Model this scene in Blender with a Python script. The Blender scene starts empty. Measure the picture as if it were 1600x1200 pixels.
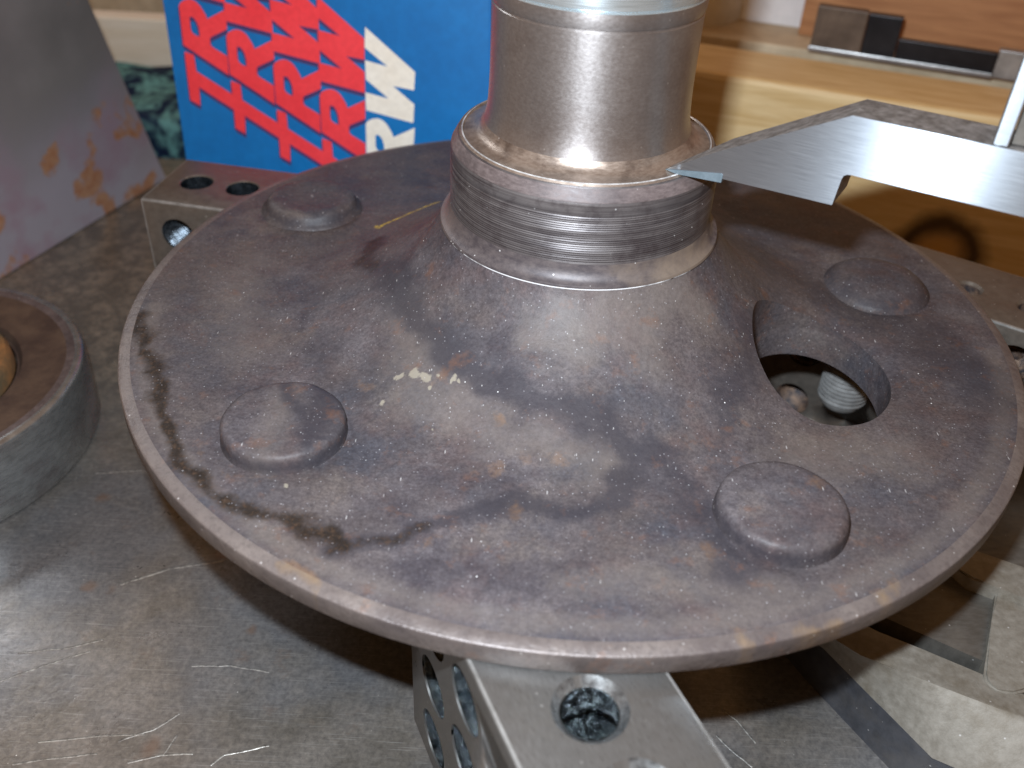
import bpy, bmesh, math, random, json
import numpy as np
from mathutils import Vector, Matrix, noise
from mathutils.geometry import tessellate_polygon
random.seed(4)
PI = math.pi
S = bpy.context.scene
COL = S.collection
# ---------------------------------------------------------------- camera, world, lights, exposure
# one unit = the flange's radius (about 90 mm); the origin is the flange's centre, z = 0 its upper face
CAMPOS = Vector((-0.1273876, -1.9068565, 1.1767527))
right, up, fwd = (Vector((0.9986791, 0.0307842, 0.0411379)), Vector((-0.0513809, 0.5983461, 0.7995886)), Vector((0.0, 0.8006461, -0.5991375)))
cam = bpy.data.cameras.new('camera')
camo = bpy.data.objects.new('camera', cam)
COL.objects.link(camo)
camo.matrix_world = Matrix.Translation(CAMPOS) @ Matrix((right, up, -fwd)).transposed().to_4x4()
cam.sensor_width = 36
cam.lens = 1484.1 * 36 / 1600
cam.clip_start = 0.02
cam.clip_end = 100
cam.dof.use_dof = True
cam.dof.focus_distance = 1.95
cam.dof.aperture_fstop = 1.7
S.camera = camo
S.view_settings.view_transform = 'Standard'
S.view_settings.look = 'None'
S.view_settings.exposure = 0
S.view_settings.gamma = 1
W = bpy.data.worlds.new('World')
S.world = W
W.use_nodes = True
bg = W.node_tree.nodes['Background']
bg.inputs[0].default_value = (0.62, 0.32, 0.12, 1)      # dim warm room light
bg.inputs[1].default_value = 0.50


def lamp(name, loc, target, sx, sy, power, col):
    l = bpy.data.lights.new(name, 'AREA')
    l.shape = 'RECTANGLE'
    l.size, l.size_y = sx, sy
    l.energy = power
    l.color = col
    o = bpy.data.objects.new(name, l)
    COL.objects.link(o)
    o.location = loc
    o.rotation_euler = (Vector(target) - Vector(loc)).to_track_quat('-Z', 'Y').to_euler()
    return o


# the camera's own flash, just above and left of the lens
FL = CAMPOS + right * -0.12 + up * 0.28
lamp('camera_flash', FL, (0.0, 0.5, 0.1), 0.09, 0.055, 96, (0.80, 0.90, 1.0))
# a cool window far behind to the left, seen as a sheen on the steel
lamp('window_light', (-4.3, 3.3, 3.6), (-0.9, -0.3, -0.6), 0.9, 1.0, 48, (0.86, 0.93, 1.0))

BK = json.loads('''{"W":[[0.0292,0.8306],[0.1981,0.7076],[0.1954,0.6493],[0.1242,0.6553],[0.1973,0.604],[0.1952,0.5428],[0.0317,0.5668],[0.0287,0.6252],[0.1093,0.6131],[0.0312,0.6668],[0.0285,0.7275],[0.1046,0.7155],[0.0275,0.7674]],"R":[[0.0297,0.5196],[0.0354,0.53],[0.0463,0.5369],[0.057,0.5418],[0.0684,0.5438],[0.0796,0.5429],[0.0925,0.5372],[0.1029,0.5283],[0.1119,0.5162],[0.1207,0.5022],[0.1272,0.4878],[0.2003,0.5274],[0.1973,0.4635],[0.1346,0.4317],[0.1306,0.4257],[0.1298,0.4164],[0.1311,0.4063],[0.1385,0.3989],[0.189,0.3751],[0.1886,0.3136],[0.0326,0.3966]],"Rc":[[0.0636,0.4859],[0.0674,0.4892],[0.0753,0.489],[0.0816,0.4835],[0.0875,0.4751],[0.0921,0.4635],[0.0943,0.4516],[0.095,0.4283],[0.0798,0.4319],[0.0691,0.439],[0.0644,0.4487],[0.0637,0.4648]],"T":[[0.0343,0.3761],[0.0676,0.367],[0.0706,0.315],[0.2087,0.2451],[0.2117,0.1931],[0.076,0.2625],[0.0746,0.1997],[0.0395,0.2154]],"shift":[0.1603,-0.079],"stripe":[[0.6676,0.4791],[0.6696,0.1145]],"stA":[[-0.9597,-0.1698],[-0.905,-0.2766],[-0.8559,-0.3751],[-0.8036,-0.4758],[-0.7324,-0.5849],[-0.6717,-0.6508],[-0.5979,-0.7116],[-0.5176,-0.7683],[-0.4593,-0.7867],[-0.392,-0.8012]],"stB":[[-0.4113,-0.8127],[-0.3726,-0.788],[-0.3336,-0.7582],[-0.294,-0.7212],[-0.2282,-0.7085],[-0.1164,-0.6923],[-0.0259,-0.7017],[0.0549,-0.6634],[0.1179,-0.5906],[0.1544,-0.515]],"stC":[[-0.4761,0.1633],[-0.4958,0.0662],[-0.4667,-0.0055],[-0.4079,-0.1114],[-0.3533,-0.2095],[-0.2895,-0.2994],[-0.2316,-0.3617],[-0.1766,-0.4209],[-0.0625,-0.4623],[0.0362,-0.4838],[0.1064,-0.5353],[0.1412,-0.551]],"stD":[[-0.5784,-0.4121],[-0.5539,-0.4722],[-0.5215,-0.5093],[-0.4966,-0.555],[-0.4932,-0.6006]],"ring":[[-0.5518,-0.1047],[-0.5776,-0.0384],[-0.5862,0.0632],[-0.5723,0.1587],[-0.5358,0.2289],[-0.4787,0.2869],[-0.4193,0.3472]],"yellow":[[-0.4997,0.2973],[-0.4906,0.2806],[-0.4796,0.296],[-0.4466,0.3247],[-0.4051,0.3734],[-0.3517,0.4402]],"crust":[[-0.3643,-0.3678],[-0.3363,-0.361],[-0.3137,-0.3634],[-0.3726,-0.4215],[-0.2968,-0.3878],[-0.2915,-0.3637],[-0.2511,-0.3925],[-0.2433,-0.4086],[-0.2672,-0.4001],[-0.2793,-0.5115],[0.1211,-0.5491],[-0.3974,-0.5585],[-0.5437,-0.6798],[-0.537,-0.6843]],"rustrim":[[-0.4948,-0.8629],[-0.4676,-0.8775],[-0.4284,-0.8923],[-0.3951,-0.906]],"ochre":[[0.274,-0.943],[0.3584,-0.9315],[0.3698,-0.9119],[0.4011,-0.8996],[0.5112,-0.8367],[0.537,-0.8212],[0.409,-0.9094]],"rustspots":[[-0.134,-0.519],[-0.142,-0.6191],[-0.0837,-0.6059],[-0.0365,-0.6023],[0.4301,-0.6273],[0.2231,-0.7758],[-0.1271,-0.7091],[-0.2654,-0.7805],[0.4421,0.3337],[0.4532,0.107],[-0.4377,-0.3827],[-0.283,-0.3695]],"plug":[[0.2894,-0.3852],[0.3223,-0.4236],[0.2876,-0.4855]],"scr":[[[-1.0378,-0.3992],[-0.9403,-0.3437],[-0.8169,-0.308]],[[-1.0559,-0.8213],[-0.9332,-0.7996],[-0.8499,-0.7919]],[[-1.1898,-0.6095],[-1.0849,-0.5873],[-1.0225,-0.5623]],[[-0.8966,-0.8093],[-0.8343,-0.7791],[-0.7936,-0.7388]],[[-1.1982,-0.6836],[-1.1209,-0.6376],[-1.0389,-0.5949]],[[-1.085,-0.8727],[-1.0391,-0.8603],[-0.9309,-0.8401]],[[-0.8603,-0.8559],[-0.8025,-0.8357],[-0.7393,-0.8293]],[[-0.8024,-0.6197],[-0.7192,-0.6129],[-0.6311,-0.6244]],[[-1.2438,-0.0208],[-1.1294,0.0009],[-1.0552,-0.0116]],[[-0.4887,-0.4641],[-0.4605,-0.4528],[-0.3672,-0.475]],[[-0.6941,-0.8508],[-0.6743,-0.8285],[-0.5892,-0.802]],[[-0.7961,-0.8353],[-0.7917,-0.8207],[-0.784,-0.7911]],[[0.3682,-0.6627],[0.3925,-0.685],[0.425,-0.7368]],[[0.3452,-0.7262],[0.368,-0.7549],[0.4084,-0.7935]]],"rustpl":[[-0.8371,-0.2923],[-1.1097,-0.412],[-0.8268,-0.8213],[-0.7012,-0.5148],[-1.3639,0.1041],[-0.9921,-0.1022],[-1.1902,-0.1169]],"cL":[[0.4346,-0.2909,-0.5],[0.5075,-0.4351,-0.5],[0.5739,-0.5639,-0.5],[0.6609,-0.7056,-0.5],[0.7356,-0.8274,-0.5],[0.8808,-0.9088,-0.49],[1.0716,-1.0017,-0.48]],"cC":[[0.4644,-0.5144,-0.4],[0.5485,-0.6199,-0.39],[0.6081,-0.6708,-0.39],[0.6791,-0.7035,-0.39],[0.7489,-0.7369,-0.39],[0.8839,-0.798,-0.39],[1.0453,-0.8816,-0.39]],"cT":[[0.5532,-0.4952,-0.405],[0.6176,-0.5672,-0.4],[0.6694,-0.601,-0.4],[0.7427,-0.6372,-0.4],[0.8512,-0.6949,-0.4],[0.9562,-0.7642,-0.4],[1.0909,-0.8465,-0.4]],"pil":[[0.9648,-0.4626,-0.392],[0.9138,-0.5649,-0.392],[0.8512,-0.6946,-0.392],[0.8475,-0.7115,-0.392],[0.8515,-0.7248,-0.392],[0.8624,-0.7331,-0.392],[0.875,-0.7397,-0.392],[0.8933,-0.7415,-0.392],[0.9177,-0.7342,-0.392],[0.9861,-0.6864,-0.392],[1.1308,-0.5979,-0.392],[1.1349,-0.53,-0.392]],"strip":[[0.7557,-0.2949,-0.375],[0.8084,-0.3666,-0.375],[0.8843,-0.4216,-0.375],[0.9035,-0.4559,-0.375],[0.9515,-0.482,-0.375],[1.1093,-0.5712,-0.375],[1.2002,-0.5225,-0.375],[1.0312,-0.4154,-0.375],[0.9366,-0.3755,-0.375],[0.8798,-0.3274,-0.375],[0.8269,-0.258,-0.375]],"far":[[0.5451,-0.4274,-0.43],[0.6629,-0.5293,-0.43],[1.1466,-0.8108,-0.43],[1.5241,-0.3612,-0.43],[1.4618,-0.0627,-0.43],[1.2526,0.072,-0.43],[1.0575,0.0051,-0.43],[0.8353,-0.179,-0.43]]}''')
TR = 0.0472          # flange thickness
IN = 0.28183         # one inch
ZT = -TR - 2 * IN    # the plate's upper face


# ---------------------------------------------------------------- node helpers
class NT:
    def __init__(s, name):
        s.m = bpy.data.materials.new(name)
        s.m.use_nodes = True
        s.t = s.m.node_tree
        s.n, s.l = s.t.nodes, s.t.links
        s.b = s.n['Principled BSDF']
        s.tc = s.n.new('ShaderNodeTexCoord')
        s.co = s.tc.outputs['Object']
        s.bump_in = None

    def put(s, node, i, v):
        if v is None: return
        if isinstance(v, bpy.types.NodeSocket): s.l.new(v, node.inputs[i])
        else:
            try: node.inputs[i].default_value = v
            except Exception:
                node.inputs[i].default_value = tuple(v) + (1,)

    def math(s, op, a, b=None, c=None, clamp=False):
        n = s.n.new('ShaderNodeMath'); n.operation = op; n.use_clamp = clamp
        s.put(n, 0, a); s.put(n, 1, b); s.put(n, 2, c)
        return n.outputs[0]

    def vmath(s, op, a, b=None, out=0):
        n = s.n.new('ShaderNodeVectorMath'); n.operation = op
        s.put(n, 0, a); s.put(n, 1, b)
        return n.outputs[out]

    def mapping(s, sc=(1, 1, 1), rot=(0, 0, 0), loc=(0, 0, 0)):
        n = s.n.new('ShaderNodeMapping')
        s.l.new(s.co, n.inputs[0])
        n.inputs['Location'].default_value = loc
        n.inputs['Rotation'].default_value = rot
        n.inputs['Scale'].default_value = sc
        return n.outputs[0]

    def noise(s, scale, detail=4, rough=0.55, co=None, dist=0.0, color=False):
        n = s.n.new('ShaderNodeTexNoise')
        s.l.new(co or s.co, n.inputs['Vector'])
        n.inputs['Scale'].default_value = scale
        n.inputs['Detail'].default_value = detail
        n.inputs['Roughness'].default_value = rough
        n.inputs['Distortion'].default_value = dist
        return n.outputs[1 if color else 0]

    def ramp(s, v, lo, hi, a=0.0, b=1.0, smooth=False):
        n = s.n.new('ShaderNodeMapRange')
        if smooth: n.interpolation_type = 'SMOOTHSTEP'
        s.put(n, 0, v); s.put(n, 1, lo); s.put(n, 2, hi); s.put(n, 3, a); s.put(n, 4, b)
        return n.outputs[0]

    def mix(s, f, a, b, mode='MIX'):
        n = s.n.new('ShaderNodeMix'); n.data_type = 'RGBA'; n.blend_type = mode
        s.put(n, 0, f)
        for i, v in ((6, a), (7, b)):
            if isinstance(v, bpy.types.NodeSocket): s.l.new(v, n.inputs[i])
            else: n.inputs[i].default_value = tuple(v[:3]) + (1,)
        return n.outputs[2]

    def attr(s, name):
        n = s.n.new('ShaderNodeAttribute'); n.attribute_name = name
        return n.outputs['Fac']

    def voronoi(s, scale, co=None):
        n = s.n.new('ShaderNodeTexVoronoi')
        s.l.new(co or s.co, n.inputs['Vector'])
        n.inputs['Scale'].default_value = scale
        return n

    def specks(s, scale, size, density, co=None):
        """small irregular dots: mask"""
        v = s.voronoi(scale, co)
        on = s.math('LESS_THAN', s.math('FRACT', s.math('MULTIPLY', s.vmath('DOT_PRODUCT', v.outputs['Color'], (1.3, 2.7, 1.9), 1), 7.3)), density)
        d = s.ramp(v.outputs['Distance'], size * 0.5, size, 1, 0)
        return s.math('MULTIPLY', on, d)

    def seg(s, a, b, w, co=None):
        """1 on a straight stroke from a to b (in the object's xy plane), 0 off it"""
        co = co or s.flat
        A = (a[0], a[1], 0); D = (b[0] - a[0], b[1] - a[1], 0)
        L2 = D[0] ** 2 + D[1] ** 2 + 1e-9
        pa = s.vmath('SUBTRACT', co, A)
        t = s.math('DIVIDE', s.vmath('DOT_PRODUCT', pa, D, 1), L2, clamp=True)
        sc = s.n.new('ShaderNodeVectorMath'); sc.operation = 'SCALE'
        sc.inputs[0].default_value = D; s.l.new(t, sc.inputs['Scale'])
        d = s.vmath('LENGTH', s.vmath('SUBTRACT', pa, sc.outputs[0]), out=1)
        return s.ramp(d, w * 0.35, w, 1, 0)

    def flatten(s, warp=0.0, scale=40):
        co = s.co
        if warp:
            nz = s.noise(scale, 3, 0.6, color=True)
            v = s.vmath('SUBTRACT', nz, (0.5, 0.5, 0.5))
            sc = s.n.new('ShaderNodeVectorMath'); sc.operation = 'SCALE'
            s.l.new(v, sc.inputs[0]); sc.inputs['Scale'].default_value = warp
            co = s.vmath('ADD', co, sc.outputs[0])
        s.flat = s.vmath('MULTIPLY', co, (1, 1, 0))
        return s.flat

    def maxm(s, lst):
        r = lst[0]
        for q in lst[1:]: r = s.math('MAXIMUM', r, q)
        return r

    def bump(s, h, strength, dist):
        n = s.n.new('ShaderNodeBump')
        n.inputs['Strength'].default_value = strength
        n.inputs['Distance'].default_value = dist
        s.l.new(h, n.inputs['Height'])
        if s.bump_in: s.l.new(s.bump_in, n.inputs['Normal'])
        s.bump_in = n.outputs[0]

    def out(s, col=None, rough=None, metal=None, spec=None, aniso=None):
        def p(k, v):
            if v is None: return
            if isinstance(v, bpy.types.NodeSocket): s.l.new(v, s.b.inputs[k])
            elif isinstance(v, (tuple, list)): s.b.inputs[k].default_value = tuple(v[:3]) + (1,)
            else: s.b.inputs[k].default_value = v
        p('Base Color', col); p('Roughness', rough); p('Metallic', metal); p('Specular IOR Level', spec); p('Anisotropic', aniso)
        if aniso:
            s.b.inputs['Anisotropic Rotation'].default_value = 0.25
            tg = s.n.new('ShaderNodeTangent'); tg.direction_type = 'RADIAL'; tg.axis = 'Z'
            s.l.new(tg.outputs[0], s.b.inputs['Tangent'])
        if s.bump_in: s.l.new(s.bump_in, s.b.inputs['Normal'])
        return s.m


def srgb(r, g, b):
    f = lambda c: ((c / 255 + 0.055) / 1.055) ** 2.4 if c > 10 else c / 255 / 12.92
    return (f(r), f(g), f(b))


# ---------------------------------------------------------------- materials
def mat_forged():
    s = NT('forged_steel')
    big = s.noise(2.6, 5, 0.6)
    mid = s.noise(9, 6, 0.62, dist=0.3)
    fine = s.noise(70, 5, 0.7)
    grit = s.noise(260, 3, 0.7)
    redn = s.noise(7.5, 5, 0.7, co=s.mapping(loc=(2, 8, 6)))
    c = s.mix(s.ramp(mid, 0.36, 0.66), (0.050, 0.044, 0.051), (0.108, 0.095, 0.100))
    c = s.mix(s.ramp(big, 0.40, 0.64), c, (0.086, 0.070, 0.066))
    blue = s.noise(4.2, 4, 0.6, co=s.mapping(loc=(3, 1, 7)))
    c = s.mix(s.ramp(blue, 0.48, 0.66, 0, 0.75), c, (0.047, 0.050, 0.063))
    c = s.mix(s.ramp(redn, 0.50, 0.68, 0, 0.42), c, (0.088, 0.052, 0.046))
    tanm = s.noise(5.5, 5, 0.65, co=s.mapping(loc=(8, 4, 2)))
    c = s.mix(s.ramp(tanm, 0.54, 0.74, 0, 0.6), c, (0.145, 0.118, 0.100))
    c = s.mix(1.0, c, s.mix(s.ramp(fine, 0.32, 0.68), (0.78, 0.78, 0.79), (1.22, 1.21, 1.20)), 'MULTIPLY')
    gr2 = s.noise(150, 2, 0.6, co=s.mapping(loc=(5, 5, 5)))
    c = s.mix(1.0, c, s.mix(s.ramp(gr2, 0.36, 0.64), (0.84, 0.83, 0.84), (1.17, 1.17, 1.16)), 'MULTIPLY')
    c = s.mix(s.ramp(grit, 0.35, 0.5, 0.5, 0), c, (0.045, 0.035, 0.036))
    # attributes laid on the mesh: smooth masks broken up by noise
    brk = s.noise(24, 6, 0.72)
    brk2 = s.noise(90, 4, 0.75)
    def broken(name, lo=0.35, hi=0.85, k=0.9):
        v = s.math('ADD', s.attr(name), s.math('MULTIPLY', s.math('SUBTRACT', brk, 0.5), k))
        v = s.math('ADD', v, s.math('MULTIPLY', s.math('SUBTRACT', brk2, 0.5), 0.8))
        return s.ramp(v, lo, hi)
    c = s.mix(s.math('MULTIPLY', broken('pale', 0.3, 0.95, 0.8), 0.45), c, (0.165, 0.138, 0.122))
    c = s.mix(s.math('MULTIPLY', broken('dark', 0.30, 0.85), 0.75), c, (0.034, 0.031, 0.038))
    c = s.mix(s.math('MULTIPLY', broken('brown', 0.34, 0.95, 1.2), 0.95), c, s.mix(s.ramp(brk2, .5, .62), (0.015, 0.010, 0.007), (0.052, 0.030, 0.018)))
    rspots = s.noise(17, 5, 0.7, co=s.mapping(loc=(1, 9, 5)))
    c = s.mix(s.ramp(rspots, 0.58, 0.74, 0, 0.42), c, (0.17, 0.078, 0.042))
    c = s.mix(s.math('MULTIPLY', broken('rust', 0.5, 1.1, 0.9), 0.6), c, (0.20, 0.11, 0.055))
    c = s.mix(s.math('MULTIPLY', broken('crust', 0.48, 0.70, 0.5), 0.85), c, (0.27, 0.24, 0.19))
    # crayon stroke and the faint scribed ring
    s.flatten(0.012, 60)
    st = [s.seg(BK['yellow'][i], BK['yellow'][i + 1], 0.0085) for i in range(len(BK['yellow']) - 1)]
    c = s.mix(s.math('MULTIPLY', s.maxm(st), s.ramp(brk2, 0.38, 0.58, 0.1, 0.85)), c, (0.60, 0.42, 0.04))
    s.flatten(0.03, 9)
    # lint, swarf and metal sparkle, its glints painted as pale dots
    flecks = s.specks(150, 0.26, 0.16)
    c = s.mix(s.math('MULTIPLY', flecks, 0.4), c, (0.38, 0.37, 0.39))
    d3 = s.specks(75, 0.13, 0.12, co=s.mapping(loc=(3, 3, 3)))
    c = s.mix(s.math('MULTIPLY', d3, 0.55), c, (0.50, 0.50, 0.51))
    flecks2 = s.specks(30, 0.055, 0.10)
    c = s.mix(flecks2, c, (0.85, 0.84, 0.83))
    for rz, lx in ((0.8, 0), (-0.5, 4), (2.0, 8)):
        fib = s.specks(75, 0.10, 0.10, co=s.mapping(sc=(1, 0.2, 1), rot=(0, 0, rz), loc=(lx, 0, 0)))
        c = s.mix(s.math('MULTIPLY', fib, 0.55), c, (0.55, 0.53, 0.52))
    s.bump(s.noise(26, 4, 0.5), 0.4, 0.006)
    s.bump(fine, 0.30, 0.0025)
    s.bump(grit, 0.25, 0.001)
    r = s.ramp(mid, 0.3, 0.7, 0.46, 0.60)
    return s.out(c, r, 0.0, 0.28)


def mat_rim():
    """the turned edge of the flange: paler, finer skin"""
    s = NT('flange_rim_steel')
    mid = s.noise(8, 6, 0.65)
    fine = s.noise(90, 4, 0.7)
    c = s.mix(s.ramp(mid, 0.35, 0.68), (0.115, 0.094, 0.090), (0.200, 0.165, 0.148))
    c = s.mix(s.ramp(fine, 0.35, 0.5, 0.4, 0), c, (0.07, 0.058, 0.055))
    streak = s.noise(30, 4, 0.7, co=s.mapping(sc=(1, 1, 6)))
    c = s.mix(s.ramp(streak, 0.55, 0.75, 0, 0.4), c, (0.10, 0.08, 0.08))
    rs = s.noise(13, 5, 0.72, co=s.mapping(loc=(4, 1, 0)))
    c = s.mix(s.ramp(rs, 0.60, 0.76, 0, 0.6), c, (0.27, 0.14, 0.085))
    v = s.math('ADD', s.attr('rust'), s.math('MULTIPLY', s.math('SUBTRACT', s.noise(40, 5, 0.7), 0.5), 0.9))
    c = s.mix(s.math('MULTIPLY', s.ramp(v, 0.5, 1.15), 0.7), c, (0.27, 0.18, 0.10))
    flecks = s.specks(80, 0.18, 0.12)
    c = s.mix(s.math('MULTIPLY', flecks, 0.7), c, (0.6, 0.57, 0.55))
    s.bump(fine, 0.45, 0.003)
    s.bump(mid, 0.4, 0.010)
    return s.out(c, s.ramp(mid, 0.3, 0.7, 0.36, 0.52), 0.25, 0.5)


def mat_steel(name, c1, c2, rough=(0.3, 0.45), metal=0.8, stretch=(1, 1, 1), rot=(0, 0, 0), sc=60, bump=0.1, aniso=0.0,
              grime=None, grime_amt=0.4, speck=0.0, bd=0.0015, bigscale=3.0, tint=None):
    s = NT(name)
    co = s.mapping(sc=stretch, rot=rot)
    br = s.noise(sc, 4, 0.65, co=co)
    big = s.noise(bigscale, 5, 0.6)
    c = s.mix(s.ramp(s.math('ADD', s.math('MULTIPLY', br, 0.6), s.math('MULTIPLY', big, 0.4)), 0.38, 0.62), c1, c2)
    if tint is not None:
        tn = s.noise(bigscale * 0.6, 3, 0.5, co=s.mapping(loc=(7, 2, 3)))
        c = s.mix(s.ramp(tn, 0.42, 0.62, 0, 0.8), c, tint)
    if grime is not None:
        g = s.noise(bigscale * 2.3, 6, 0.7, co=s.mapping(loc=(2, 5, 1)))
        c = s.mix(s.ramp(g, 0.50, 0.70, 0, grime_amt), c, grime)
    if speck:
        c = s.mix(s.math('MULTIPLY', s.specks(70, 0.16, 0.10), speck), c, (0.75, 0.75, 0.74))
    s.bump(br, bump, bd)
    return s.out(c, s.ramp(br, 0.3, 0.7, rough[0], rough[1]), metal, 0.5, aniso)


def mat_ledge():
    s = NT('worn_ledge_painted_glint')
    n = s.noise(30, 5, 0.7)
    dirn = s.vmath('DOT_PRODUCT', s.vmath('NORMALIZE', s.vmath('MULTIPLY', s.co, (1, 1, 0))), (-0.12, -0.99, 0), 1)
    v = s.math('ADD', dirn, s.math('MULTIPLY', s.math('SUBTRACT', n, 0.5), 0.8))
    c = s.mix(s.ramp(v, 0.62, 0.86), (0.085, 0.068, 0.064), (0.90, 0.90, 0.90))  # glint on the camera-facing arc of the worn edge, painted into the colour
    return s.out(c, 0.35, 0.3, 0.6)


def mat_neck_shelf():
    s = NT('smooth_neck_steel')
    n = s.noise(40, 4, 0.65, co=s.mapping(sc=(1, 1, 2)))
    big = s.noise(6, 5, 0.65)
    c = s.mix(s.ramp(n, 0.36, 0.64), (0.060, 0.050, 0.054), (0.115, 0.095, 0.093))
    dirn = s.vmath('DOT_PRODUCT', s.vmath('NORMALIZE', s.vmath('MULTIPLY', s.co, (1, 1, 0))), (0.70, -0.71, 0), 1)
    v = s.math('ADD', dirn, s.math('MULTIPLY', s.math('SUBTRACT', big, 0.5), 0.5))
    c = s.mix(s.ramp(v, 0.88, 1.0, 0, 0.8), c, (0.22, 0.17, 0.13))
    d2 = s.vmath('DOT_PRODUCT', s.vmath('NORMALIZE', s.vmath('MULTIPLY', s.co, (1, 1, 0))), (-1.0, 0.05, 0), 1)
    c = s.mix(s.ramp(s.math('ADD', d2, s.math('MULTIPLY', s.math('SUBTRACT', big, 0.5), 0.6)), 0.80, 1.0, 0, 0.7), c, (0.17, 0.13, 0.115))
    c = s.mix(s.math('MULTIPLY', s.specks(70, 0.16, 0.14), 0.8), c, (0.7, 0.68, 0.66))
    s.bump(n, 0.2, 0.0015)
    return s.out(c, 0.48, 0.2, 0.5)


def mat_plate():
    s = NT('machined_plate_steel')
    big = s.noise(1.7, 5, 0.6)
    mid = s.noise(7, 6, 0.68)
    fine = s.noise(80, 4, 0.7)
    c = s.mix(s.ramp(mid, 0.35, 0.68), (0.155, 0.138, 0.118), (0.265, 0.240, 0.215))
    c = s.mix(s.ramp(big, 0.42, 0.56), c, s.mix(0.55, c, (0.125, 0.142, 0.170)))  # bluish reflection of the surroundings, painted in as a noise tint
    c = s.mix(1.0, c, s.mix(s.ramp(fine, 0.32, 0.68), (0.75, 0.75, 0.76), (1.28, 1.27, 1.25)), 'MULTIPLY')
    # fine rubbing marks in two directions
    for rot, lo in ((0.5, 0.60), (-0.75, 0.64), (1.9, 0.66)):
        st = s.noise(26, 3, 0.55, co=s.mapping(sc=(0.35, 14, 1), rot=(0, 0, rot)))
        c = s.mix(s.ramp(st, lo, lo + 0.12, 0, 0.35), c, (0.48, 0.47, 0.45))
    # rusty freckles
    rs = s.noise(11, 6, 0.75, co=s.mapping(loc=(5, 2, 0)))
    c = s.mix(s.ramp(rs, 0.60, 0.76, 0, 0.42), c, (0.20, 0.115, 0.07))
    s.flatten(0.05, 12)
    spots = []
    for q, r in zip(BK['rustpl'], (0.028, 0.02, 0.03, 0.016, 0.03, 0.02, 0.025)):
        d = s.vmath('DISTANCE', s.flat, (q[0], q[1], 0), 1)
        spots.append(s.ramp(d, r * 0.3, r, 1, 0))
    c = s.mix(s.math('MULTIPLY', s.maxm(spots), 0.6), c, (0.20, 0.125, 0.085))
    # dusty, brown far-left corner
    far = s.vmath('DOT_PRODUCT', s.co, (-0.55, 0.83, 0), 1)
    far = s.ramp(s.math('ADD', far, s.math('MULTIPLY', big, 0.8)), 1.0, 1.6)
    dustn = s.noise(22, 6, 0.75)
    c = s.mix(s.math('MULTIPLY', far, 0.7), c, s.mix(s.ramp(dustn, 0.45, 0.65), (0.17, 0.145, 0.105), (0.44, 0.36, 0.26)))
    # single deep scratches
    s.flatten(0.006, 22)
    st = []
    for i, pl in enumerate(BK['scr']):
        w = 0.0042 if i == 0 else 0.0024
        for a, b in zip(pl, pl[1:]): st.append(s.seg(a, b, w))
    sm = s.maxm(st)
    c = s.mix(s.math('MULTIPLY', sm, s.ramp(fine, 0.36, 0.6, 0.03, 0.55)), c, (0.70, 0.68, 0.62))
    # swarf crumbs
    c = s.mix(s.specks(26, 0.05, 0.18), c, (0.75, 0.74, 0.70))
    c = s.mix(s.math('MULTIPLY', s.specks(60, 0.09, 0.12), 0.6), c, (0.62, 0.60, 0.55))
    s.bump(fine, 0.18, 0.002)
    s.bump(mid, 0.12, 0.012)
    s.bump(sm, 0.4, 0.003)
    return s.out(c, s.ramp(s.noise(5, 5, 0.7), 0.3, 0.7, 0.24, 0.40), 0.5, 0.5)


def mat_wood(name, a, b, knots=(), sc=1.0, rot=(0, 0, 0), rough=0.55):
    s = NT(name)
    w = s.noise(5 * sc, 4, 0.55, co=s.mapping(sc=(0.5, 3, 5), rot=rot), dist=1.5)
    f = s.noise(40 * sc, 3, 0.6, co=s.mapping(sc=(0.25, 3, 5), rot=rot))
    c = s.mix(s.ramp(w, 0.35, 0.65), a, b)
    c = s.mix(s.ramp(f, 0.45, 0.62, 0, 0.2), c, tuple(x * 0.75 for x in a))
    for (p, r) in knots:
        nz = s.noise(7, 3, 0.5)
        d = s.math('ADD', s.vmath('DISTANCE', s.vmath('MULTIPLY', s.co, (1, 0, 1)), (p[0], 0, p[1]), 1), s.math('MULTIPLY', s.math('SUBTRACT', nz, 0.5), r * 0.5))
        ring = s.math('MULTIPLY', s.ramp(d, r * 0.35, r * 0.75), s.ramp(d, r * 0.85, r * 1.2, 1, 0))
        c = s.mix(s.ramp(d, r * 0.6, r * 1.1, 0.6, 0), c, (0.36, 0.17, 0.05))
        c = s.mix(s.math('MULTIPLY', ring, 0.95), c, (0.055, 0.03, 0.012))
        core = s.ramp(d, 0, r * 0.5, 0.8, 0)
        c = s.mix(core, c, (0.62, 0.34, 0.08))
    s.bump(f, 0.15, 0.003)
    return s.out(c, rough, 0.0, 0.4)


def mat_plain(name, a, b, sc=8, rough=0.6, metal=0.0, bump=0.2, det=5, bd=0.004):
    s = NT(name)
    n = s.noise(sc, det, 0.6)
    f = s.noise(sc * 9, 3, 0.6)
    c = s.mix(s.ramp(n, 0.36, 0.64), a, b)
    c = s.mix(s.ramp(f, 0.4, 0.6, 0.15, 0), c, tuple(x * 0.5 for x in a))
    s.bump(f, bump, bd)
    return s.out(c, rough, metal, 0.45)


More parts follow.
